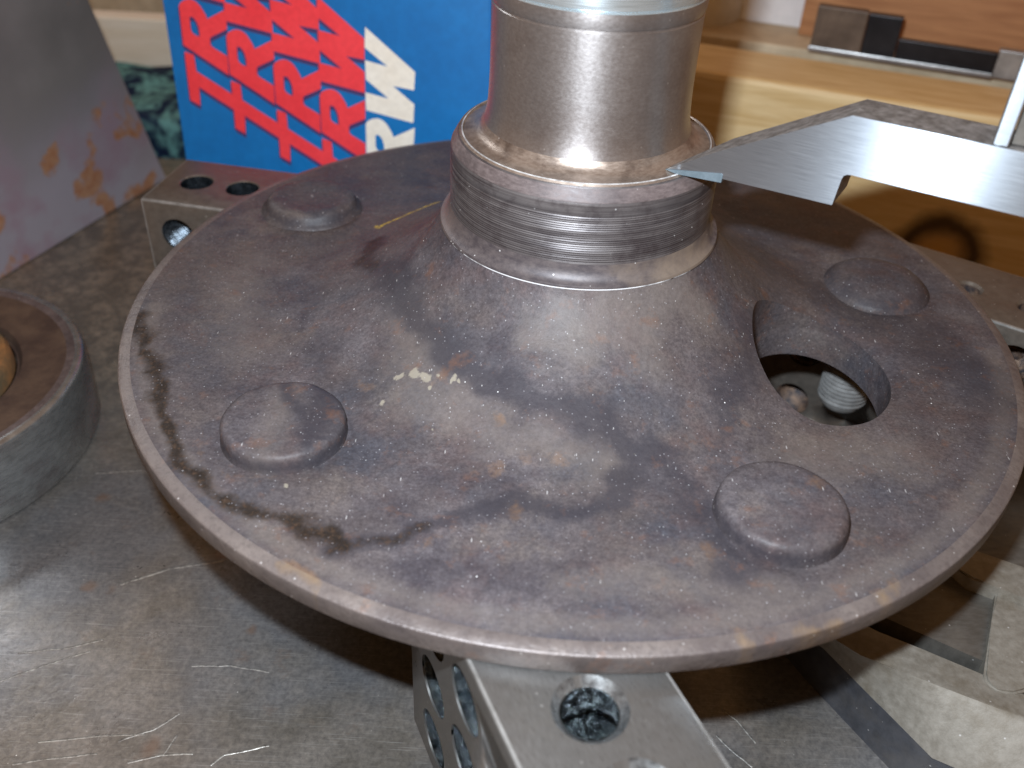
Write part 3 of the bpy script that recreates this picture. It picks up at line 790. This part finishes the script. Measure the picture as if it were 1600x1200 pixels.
# ---------------------------------------------------------------- drilled setup blocks under the flange
def drill(axis, a, b, r, depth, threads=0, sink=0.0):
    """cutter for one bore. axis 'z' from the top, 'v' from the front/left face; lengths in units"""
    bm = bmesh.new()
    if threads:
        prof = []
        k = int(depth / threads)
        prof.append((r + sink, 0.03)); prof.append((r + sink, 0.0)); prof.append((r, -max(sink, 0.004)))
        for i in range(k):
            t = -max(sink, 0.004) - (i + 0.5) * (depth - 0.01) / k
            prof += [(r, t), (r - 0.007, t - threads * 0.5)]
        prof.append((r - 0.004, -depth - 0.03))
    else:
        prof = [(r + sink, 0.03), (r + sink, 0.0), (r, -max(sink, 0.002)), (r, -depth * 0.30), (r * 0.86, -depth * 0.32), (r * 0.86, -depth - 0.03)]
    revolve(bm, prof, 28, cap_lo=True, cap_hi=True)
    if axis == 'z': m = Matrix.Translation((a, b, 0))
    else: m = Matrix.Translation((a, 0, b)) @ Matrix.Rotation(PI / 2, 4, 'X')
    bmesh.ops.transform(bm, matrix=m, verts=bm.verts)
    return from_bm('cutter', bm, [M['bore']])


def setup_block(label, origin, ang, u0, u1, top, side, mat, bore, side_threads=0.012):
    """u along the block, v across it (one inch), z down two inches from the flange's underside"""
    root = empty('setup_block', label, 'setup block', (origin[0], origin[1], ZT), 'drilled steel setup blocks under the flange', ang)
    bm = bmesh.new()
    box(bm, (u0, 0, -2 * IN), (u1, IN, 0), 0.006)
    o = from_bm('block_body', bm, [mat, bore, M['sink'], M['edge_steel']], angle=30)
    cuts = []
    for (u, v, r, sink) in top: cuts.append(drill('z', u, v, r, 2 * IN, 0, sink))
    for (u, z, r) in side: cuts.append(drill('v', u, z, r, IN, side_threads, 0))
    boolean(o, cuts)
    me = o.data
    for p in me.polygons:
        c = p.center
        inside = u0 + 0.0065 < c.x < u1 - 0.0065 and 0.0065 < c.y < IN - 0.0065 and -2 * IN + 0.0065 < c.z < -0.0065
        onface = max(abs(p.normal.x), abs(p.normal.y), abs(p.normal.z)) > 0.999 and not inside
        p.material_index = (2 if c.z > -0.013 and 0.2 < p.normal.z < 0.995 else 1) if inside else (3 if not onface and ((c.x - u0 < 0.008 or u1 - c.x < 0.008) + (c.y < 0.008 or IN - c.y < 0.008) + (c.z > -0.008 or c.z < 0.008 - 2 * IN)) >= 2 else 0)
    me.shade_smooth(); me.set_sharp_from_angle(angle=math.radians(30))
    o.parent = root
    o.location = (0, 0, 2 * IN - 0.0005)
    return root


ba = math.radians(-64.859)
setup_block('bright ground steel block with rows of threaded holes, under the near edge of the flange', (-0.30013, -0.72212), ba, 0.0, 3 * IN,
            [(u * IN, 0.495 * IN, 0.163 * IN, 0.048 * IN) for u in (0.50, 1.03, 1.565, 2.10, 2.62)],
            [(u * IN, z * IN, 0.215 * IN) for u in (0.46, 1.02, 1.56, 2.10, 2.62) for z in (-0.40, -1.0, -1.6)], M['block'], M['bore'])
setup_block('dull steel block with dark round holes in front of the blue box', (-1.198, 0.508), math.radians(-9.7), 0.0, 3 * IN,
            [(u * IN, 0.5 * IN, 0.165 * IN, 0.01 * IN) for u in (0.36, 0.86, 1.40, 1.95, 2.5)],
            [(u * IN, z * IN, 0.18 * IN) for u in (0.35, 0.95, 1.5, 2.05, 2.6) for z in (-0.36, -1.0, -1.6)], M['block_old'], M['bore_dark'])
setup_block('brownish steel block with small rust ringed holes beyond the right edge of the flange', (1.023, 0.105), math.radians(-33), -1.85 * IN, 1.15 * IN,
            [(u * IN, 0.45 * IN, 0.105 * IN, 0.025 * IN) for u in (-1.30, -0.76, -0.22, 0.32, 0.84)],
            [(u * IN, z * IN, 0.18 * IN) for u in (-1.40, -0.83, -0.25, 0.36, 0.84) for z in (-0.34, -0.96, -1.57)], M['block_old'], M['rust_bore'])


# ---------------------------------------------------------------- height gauge jaw
def build_jaw():
    root = empty('height_gauge', 'brushed steel height gauge arm whose pointed tip touches the shaft neck', 'height gauge', (0.1582, -0.187, 0.428))
    root.rotation_euler = (0, 0, math.radians(-27.4)); root.scale = (0.978, 0.978, 0.978)
    # local x runs along the arm, y into the depth, z up
    poly = [(-0.010, -0.0045), (0.085, 0.054), (0.309, 0.175), (1.5, 0.175), (1.5, 0.066), (0.332, 0.070), (0.3255, 0.069), (0.3205, 0.065), (0.3185, 0.058), (0.314, 0.006), (0.103, 0.003), (0.101, -0.003), (0.011, -0.0085)]
    def thick(x): return 0.030 + 0.070 * min(1, x / 0.12)
    bm = bmesh.new()
    fr = [bm.verts.new((x, 0, z)) for x, z in poly]
    bk = [bm.verts.new((x + 0.004, thick(x), z)) for x, z in poly]
    n = len(poly)
    f0 = bm.faces.new(fr)
    bm.faces.new(list(reversed(bk))).material_index = 1
    for i in range(n):
        bm.faces.new((fr[i], bk[i], bk[(i + 1) % n], fr[(i + 1) % n])).material_index = 1
    from_bm('scriber_jaw', bm, [M['jaw'], M['jaw_edge']], parent=root, smooth=False)
    bm = bmesh.new()
    tip = [(-0.0122, -0.0056), (0.099, 0.0135), (0.103, 0.0110), (0.1025, -0.0045), (0.011, -0.0098)]
    fr = [bm.verts.new((x, -0.0018, z)) for x, z in tip]
    bk = [bm.verts.new((x, 0.02, z)) for x, z in tip]
    bm.faces.new(fr); bm.faces.new(list(reversed(bk)))
    for i in range(len(tip)): bm.faces.new((fr[i], bk[i], bk[(i + 1) % len(tip)], fr[(i + 1) % len(tip)]))
    from_bm('carbide_tip', bm, M['carbide'], parent=root, smooth=False)
    bm = bmesh.new()
    box(bm, (0.536, -0.002, 0.1765), (0.562, 0.115, 0.62), 0.003)
    from_bm('clamp_edge', bm, M['jaw'], parent=root, smooth=False)
    bm = bmesh.new()
    box(bm, (0.5635, 0.020, 0.1765), (0.80, 0.115, 0.62), 0.003)
    from_bm('clamp_body', bm, M['cast_dark'], parent=root, smooth=False)
    # the rest of the gauge stands outside the picture
    bm = bmesh.new()
    box(bm, (1.30, 0.11, -1.02), (1.62, 0.30, 1.5), 0.006)
    from_bm('beam', bm, M['jaw'], parent=root, smooth=False)
    bm = bmesh.new()
    box(bm, (1.10, 0.0, ZT - 0.41), (1.80, 0.65, -0.80), 0.01)
    from_bm('gauge_base', bm, M['cast_dark'], parent=root, smooth=False)


build_jaw()


# ---------------------------------------------------------------- steel ring at the left
def build_ring():
    root = empty('steel_ring', 'thick round steel part with a rusty brown top face at the left edge', 'steel ring', (-1.775, 0.077, ZT))
    h = -0.388 - ZT
    prof = [(0.455, 0.004), (0.472, 0.006), (0.4755, 0.02), (0.4755, h - 0.012), (0.472, h - 0.004), (0.464, h), (0.452, h + 0.001), (0.430, h - 0.002)]
    mis = [0, 0, 0, 0, 0, 0, 2]
    prof += [(0.315, h - 0.010), (0.303, h - 0.030), (0.297, h - 0.030)]; mis += [1, 1, 1]
    b = bmesh.new(); revolve(b, prof, 160, mis, jitter=0.001)
    from_bm('ring_body', b, [M['cyl'], M['cyl_top'], M['chamfer']], parent=root, angle=40)
    b = bmesh.new(); revolve(b, [(0.293, h - 0.031), (0.289, h + 0.012), (0.280, h + 0.022), (0.20, h + 0.022), (0.10, h + 0.020), (0.0001, h + 0.020)], 120, None, jitter=0.001)
    from_bm('hub_face', b, M['cyl_rust'], parent=root, angle=40)


build_ring()


# ---------------------------------------------------------------- angle plate at the upper left
def build_angle():
    ph = math.radians(70.64)
    root = empty('angle_plate', 'grey and mauve steel angle plate with orange rust patches at upper left', 'angle plate', (-1.922, 1.02, ZT), rz=ph)
    # local x along the foot, z up, thickness on the far (left) side
    bm = bmesh.new()
    poly = [(-0.35, 0.0), (0.845, 0.0), (0.845 - 0.285 * 0.95, 0.93), (0.30, 1.5), (-0.35, 1.5)]
    fr = [bm.verts.new((x, 0, z)) for x, z in poly]
    bk = [bm.verts.new((x, 0.10, z)) for x, z in poly]
    bm.faces.new(fr); bm.faces.new(list(reversed(bk)))
    for i in range(len(poly)): bm.faces.new((fr[i], bk[i], bk[(i + 1) % len(poly)], fr[(i + 1) % len(poly)]))
    bmesh.ops.bevel(bm, geom=list(bm.edges), offset=0.006, segments=2, affect='EDGES')
    from_bm('web', bm, M['angle'], parent=root, angle=40)
    bm = bmesh.new()
    box(bm, (-0.35, 0.10, 0.0), (0.80, 0.9, 0.09), 0.005)
    from_bm('foot', bm, M['angle'], parent=root, smooth=False)


build_angle()


# ---------------------------------------------------------------- blue box with repeated lettering
def build_box():
    P0 = Vector((-1.33, 1.25, -0.263)); phi = math.radians(-9.7); tl = math.radians(8)
    U = Vector((math.cos(phi), math.sin(phi), 0)); N0 = Vector((-math.sin(phi), math.cos(phi), 0))
    V = math.cos(tl) * Vector((0, 0, 1)) + math.sin(tl) * N0
    D = U.cross(V)                    # points to the viewer's side or away: keep 'depth' away
    if D.dot(N0) < 0: D = -D
    root = empty('cardboard_box', 'blue cardboard box printed with repeated red TRW lettering and one cream TRW', 'box', P0)
    fr = Matrix((U, D, V)).transposed().to_4x4()
    root.matrix_world = Matrix.Translation(P0) @ fr      # local x = across, y = depth, z = up
    LE = lambda v: -0.002 - 0.053 * v
    RE = lambda v: 1.114 - 0.059 * v
    bm = bmesh.new()
    q = [(LE(-0.345), -0.345), (RE(-0.345), -0.345), (RE(1.1), 1.1), (LE(1.1), 1.1)]
    f_ = [bm.verts.new((x, 0, z)) for x, z in q]; b_ = [bm.verts.new((x, 0.42, z + (0.06 if z < 0 else 0))) for x, z in q]
    bm.faces.new(f_); bm.faces.new(list(reversed(b_))).material_index = 1
    for i in range(4): bm.faces.new((f_[i], b_[i], b_[(i + 1) % 4], f_[(i + 1) % 4])).material_index = 1
    bmesh.ops.bevel(bm, geom=list(bm.edges), offset=0.006, segments=2, affect='EDGES')
    from_bm('carton', bm, [M['blue'], M['card_side']], parent=root, angle=40)
    sx, sz = BK['shift']

    def clip(poly, x0, s, keep_left):
        """clip polygon at the slanting line x = x0 + s*z"""
        out = []
        sg = 1 if keep_left else -1
        val = lambda p: sg * ((x0 + s * p[1]) - p[0])
        for a, b in zip(poly, poly[1:] + poly[:1]):
            va, vb = val(a), val(b)
            if va >= 0: out.append(a)
            if (va >= 0) != (vb >= 0):
                t = va / (va - vb); out.append((a[0] + (b[0] - a[0]) * t, a[1] + (b[1] - a[1]) * t))
        return out

    def letter(name, outer, hole, lift, mat):
        if len(outer) < 3: return
        lists = [[Vector((x, 0, z)) for x, z in outer]]
        if hole: lists.append([Vector((x, 0, z)) for x, z in hole])
        flat = [p for l in lists for p in l]
        tris = tessellate_polygon([[Vector((p.x, p.z, 0)) for p in l] for l in lists])
        bm = bmesh.new()
        vs = [bm.verts.new((p.x, -lift, p.z)) for p in flat]
        for t in tris:
            try: bm.faces.new([vs[i] for i in t])
            except ValueError: pass
        o = from_bm(name, bm, mat, parent=root, smooth=False)
        return o
    sl = (BK['stripe'][0][0] - BK['stripe'][1][0]) / (BK['stripe'][0][1] - BK['stripe'][1][1])
    xs = BK['stripe'][1][0] - sl * BK['stripe'][1][1]
    G = {'T': (BK['T'], None), 'R': (BK['R'], BK['Rc']), 'W': (BK['W'], None)}
    for k in range(5):
        edge = (xs - (3 - k) * sx + (0.007 if k < 3 else 0)) if k < 4 else None
        for g in 'TRW':
            outer, hole = G[g]
            mv = lambda pl, dx=0, dz=0: [(p[0] + k * sx + dx, p[1] + k * sz + dz) for p in pl]
            if k < 4:
                for (dx, dz, lf) in ((0.002, -0.014, 0.0010), (-0.005, -0.007, 0.0013)):
                    o2 = clip(mv(outer, dx, dz), edge, sl, True)
                    letter('letter_shadow', o2, mv(hole, dx, dz) if hole else None, lf + 0.00006 * k, M['navy'])
                o1 = clip(mv(outer), edge + (0.018 if g == 'T' and k < 3 else 0), sl, True)
                letter('letter', o1, mv(hole) if hole else None, 0.0018 + 0.00006 * k, M['red'])
            else:
                letter('letter', mv(outer), mv(hole) if hole else None, 0.0018, M['white'])


build_box()


# ---------------------------------------------------------------- the casting at the lower right
def build_casting():
    root = empty('machine_casting', 'ribbed grey cast iron machine part with a dark recess, at the lower right corner', 'casting', (0.75, -0.6, ZT))
    off = Vector((0.75, -0.6, ZT))
    L, C, T = [[Vector(p) - off for p in BK[k]] for k in ('cL', 'cC', 'cT')]
    # sloped face from the wall's top edge up to the lip
    bm = bmesh.new()
    nseg = 6
    rows = []
    for k in range(len(L)):
        a, b, c = L[k], C[k], T[k]
        pts = [a + Vector((0, 0, 0))]
        for t in (0.25, 0.5, 0.75, 0.92): pts.append(a.lerp(b, t) + Vector((0, 0, 0.006 * math.sin(t * PI))))
        pts.append(b)
        for t in (0.12, 0.4, 0.8): pts.append(b.lerp(c, t))
        pts.append(c)
        rows.append([bm.verts.new(p) for p in pts])
    for k in range(len(rows) - 1):
        for j in range(len(rows[0]) - 1): bm.faces.new((rows[k][j], rows[k + 1][j], rows[k + 1][j + 1], rows[k][j + 1]))
    # skirt behind the lip
    lip = [r[-1] for r in rows]
    dn = [bm.verts.new(v.co + Vector((0.004, 0.006, -0.10))) for v in lip]
    for k in range(len(lip) - 1): bm.faces.new((lip[k], lip[k + 1], dn[k + 1], dn[k]))
    from_bm('sloped_flank', bm, M['cast'], parent=root, angle=50)
    # the upright blued wall that meets the plate
    bm = bmesh.new()
    top = [Vector(p) - off + Vector((0, 0, 0.0025)) for p in BK['cL']]
    lo = []
    for k, v in enumerate(top):
        w = v.copy(); w.z = 0.0; lo.append(w + Vector((-0.008, -0.006, 0)))
    a = [bm.verts.new(v) for v in top]; b = [bm.verts.new(v) for v in lo]
    a2 = [bm.verts.new(v + Vector((0.010, 0.006, 0.0))) for v in top]; b2 = [bm.verts.new(v + Vector((0.03, 0.02, 0))) for v in lo]
    for k in range(len(a) - 1):
        bm.faces.new((a[k], a[k + 1], b[k + 1], b[k])); bm.faces.new((a2[k], a2[k + 1], a[k + 1], a[k])); bm.faces.new((b2[k], b2[k + 1], a2[k + 1], a2[k]))
    from_bm('side_wall', bm, M['rail'], parent=root, angle=60)
    # recess floor
    bm = bmesh.new()
    prism(bm, [(p[0] - off.x, p[1] - off.y) for p in BK['far']], -0.52 - ZT, -0.413 - ZT)
    from_bm('recess_floor', bm, M['cast_dark'], parent=root, smooth=False)
    for nm, key, z1 in (('rounded_rib', 'pil', -0.392), ('cross_strip', 'strip', -0.375)):
        bm = bmesh.new()
        prism(bm, [(p[0] - off.x, p[1] - off.y) for p in BK[key]], -0.50 - ZT, z1 - ZT)
        es = [e for e in bm.edges if all(v.co.z > z1 - ZT - 1e-4 for v in e.verts)]
        bmesh.ops.bevel(bm, geom=es, offset=0.005, segments=2, affect='EDGES')
        from_bm(nm, bm, M['cast'], parent=root, angle=40)
    return root


build_casting()


# ---------------------------------------------------------------- things behind
def vbox(name, label, cat, origin, deg, size, mat, bev=0.01, knots=None):
    """upright or lying box: origin = near left bottom corner, size = (along, depth, height)"""
    bm = bmesh.new()
    box(bm, (0, 0, 0), size, bev)
    o = from_bm(name, bm, mat, smooth=False)
    o.location = origin; o.rotation_euler = (0, 0, math.radians(deg))
    if label: o['label'] = label; o['category'] = cat
    return o


WY = 1.5
M['pine2'] = mat_wood('knotty_pine', (0.66, 0.45, 0.20), (0.80, 0.60, 0.32), knots=(((1.335, 0.135), 0.16),))
vbox('wooden_beam', 'varnished pine beam with a dark round knot behind the flange and gauge arm', 'wooden beam', (0.14, 1.648, ZT), -18.2, (2.4, 0.345, 0.666), M['pine2'], 0.022)

# engineer's square lying against the reddish board
sq = empty('try_square', 'black and brown engineer\'s square lying on the pine beam before the reddish board', 'square', (0.953, 1.845, 0.056), rz=math.radians(-20))
for nm, lo, hi, m in (('stock', (0.0, 0.0, 0.0), (0.185, 0.05, 0.165), M['brownstock']), ('stock_end', (0.187, 0.003, 0.0), (0.31, 0.05, 0.16), M['black']),
                      ('blade', (0.312, 0.006, 0.0), (0.66, 0.045, 0.085), M['black']), ('blade_end', (0.662, 0.004, 0.0), (1.3, 0.05, 0.10), M['greysteel']),
                      ('base_strip', (-0.005, -0.012, 0.0), (0.66, -0.001, 0.018), M['greysteel'])):
    bm = bmesh.new(); box(bm, lo, hi, 0.003); from_bm(nm, bm, m, parent=sq, smooth=False)

vbox('reddish_board', 'reddish brown wooden board standing behind the black square', 'board', (0.975, 2.13, 0.03), -22, (2.2, 0.1, 1.2), M['redwood'], 0.006)
vbox('bench_block', None, None, (0.55, 2.08, -1.2), -18, (2.6, 1.0, 1.228), M['tan'], 0.01)
bpy.data.objects['bench_block']['label'] = 'tan wooden block behind the pine beam that the reddish board stands on'
bpy.data.objects['bench_block']['category'] = 'wooden block'
vbox('paper_sheet', 'white paper sheet standing between the beige sack and the reddish board', 'paper', (0.70, 2.33, 0.03), -18, (0.42, 0.008, 0.7), M['paper'], 0.0)


def sack():
    bm = bmesh.new()
    bmesh.ops.create_icosphere(bm, subdivisions=4, radius=1.0)
    for v in bm.verts:
        p = v.co
        k = 1 + 0.10 * noise.noise(p * 1.7) + 0.04 * noise.noise(p * 5)
        v.co = Vector((p.x * 0.46 * k, p.y * 0.26 * k, p.z * 0.55 * k))
    o = from_bm('beige_sack', bm, M['beige'], label='soft beige sack behind the shaft, above the pine beam', cat='sack', angle=60)
    o.location = (0.36, 2.40, 0.12)


sack()
vbox('sack_shelf', 'tan board under the beige sack behind the blue box', 'board', (-1.2, 2.1, -1.2), -4, (2.2, 1.0, 0.85), M['tan'], 0.01)


def cloth():
    bm = bmesh.new()
    nx, ny = 60, 40
    g = []
    for j in range(ny):
        row = []
        for i in range(nx):
            u, v = i / (nx - 1), j / (ny - 1)
            x = -2.6 + 1.7 * u
            if v < 0.45: y = 2.12 + 0.02 * v; z = -1.6 + (1.6 - 0.47) * (v / 0.45)
            else: y = 2.13 + (v - 0.45) * 1.2; z = -0.47
            z += 0.03 * noise.noise(Vector((x * 4, y * 4, 0))); y += 0.03 * noise.noise(Vector((x * 4, z * 5, 5)))
            row.append(bm.verts.new((x, y, z)))
        g.append(row)
    for j in range(ny - 1):
        for i in range(nx - 1): bm.faces.new((g[j][i], g[j][i + 1], g[j + 1][i + 1], g[j + 1][i]))
    bmesh.ops.solidify(bm, geom=list(bm.faces), thickness=0.02)
    from_bm('teal_cloth', bm, M['cloth'], label='mottled teal and navy cloth bundled between the angle plate and the blue box', cat='cloth', angle=70)


cloth()
vbox('pale_plank', 'pale cream wooden plank on edge behind the teal cloth', 'plank', (-3.6, 2.98, -1.4), 0, (3.0, 0.12, 1.10), M['plank'], 0.01)
vbox('mottled_board', 'mottled tan board behind the pale plank', 'board', (-4.6, 3.5, -1.6), 0, (4.2, 0.1, 2.6), M['tan'], 0.01)


def red_handle():
    bm = bmesh.new()
    box(bm, (-0.35, -0.08, -0.06), (0.5, 0.08, 0.06), 0.03)
    o = from_bm('red_tool_handle', bm, M['redpaint'], label='red painted tool handle on top behind the pale plank', cat='tool handle', angle=50)
    o.location = (-2.22, 3.24, -0.14); o.rotation_euler = (0, math.radians(12), 0)


red_handle()
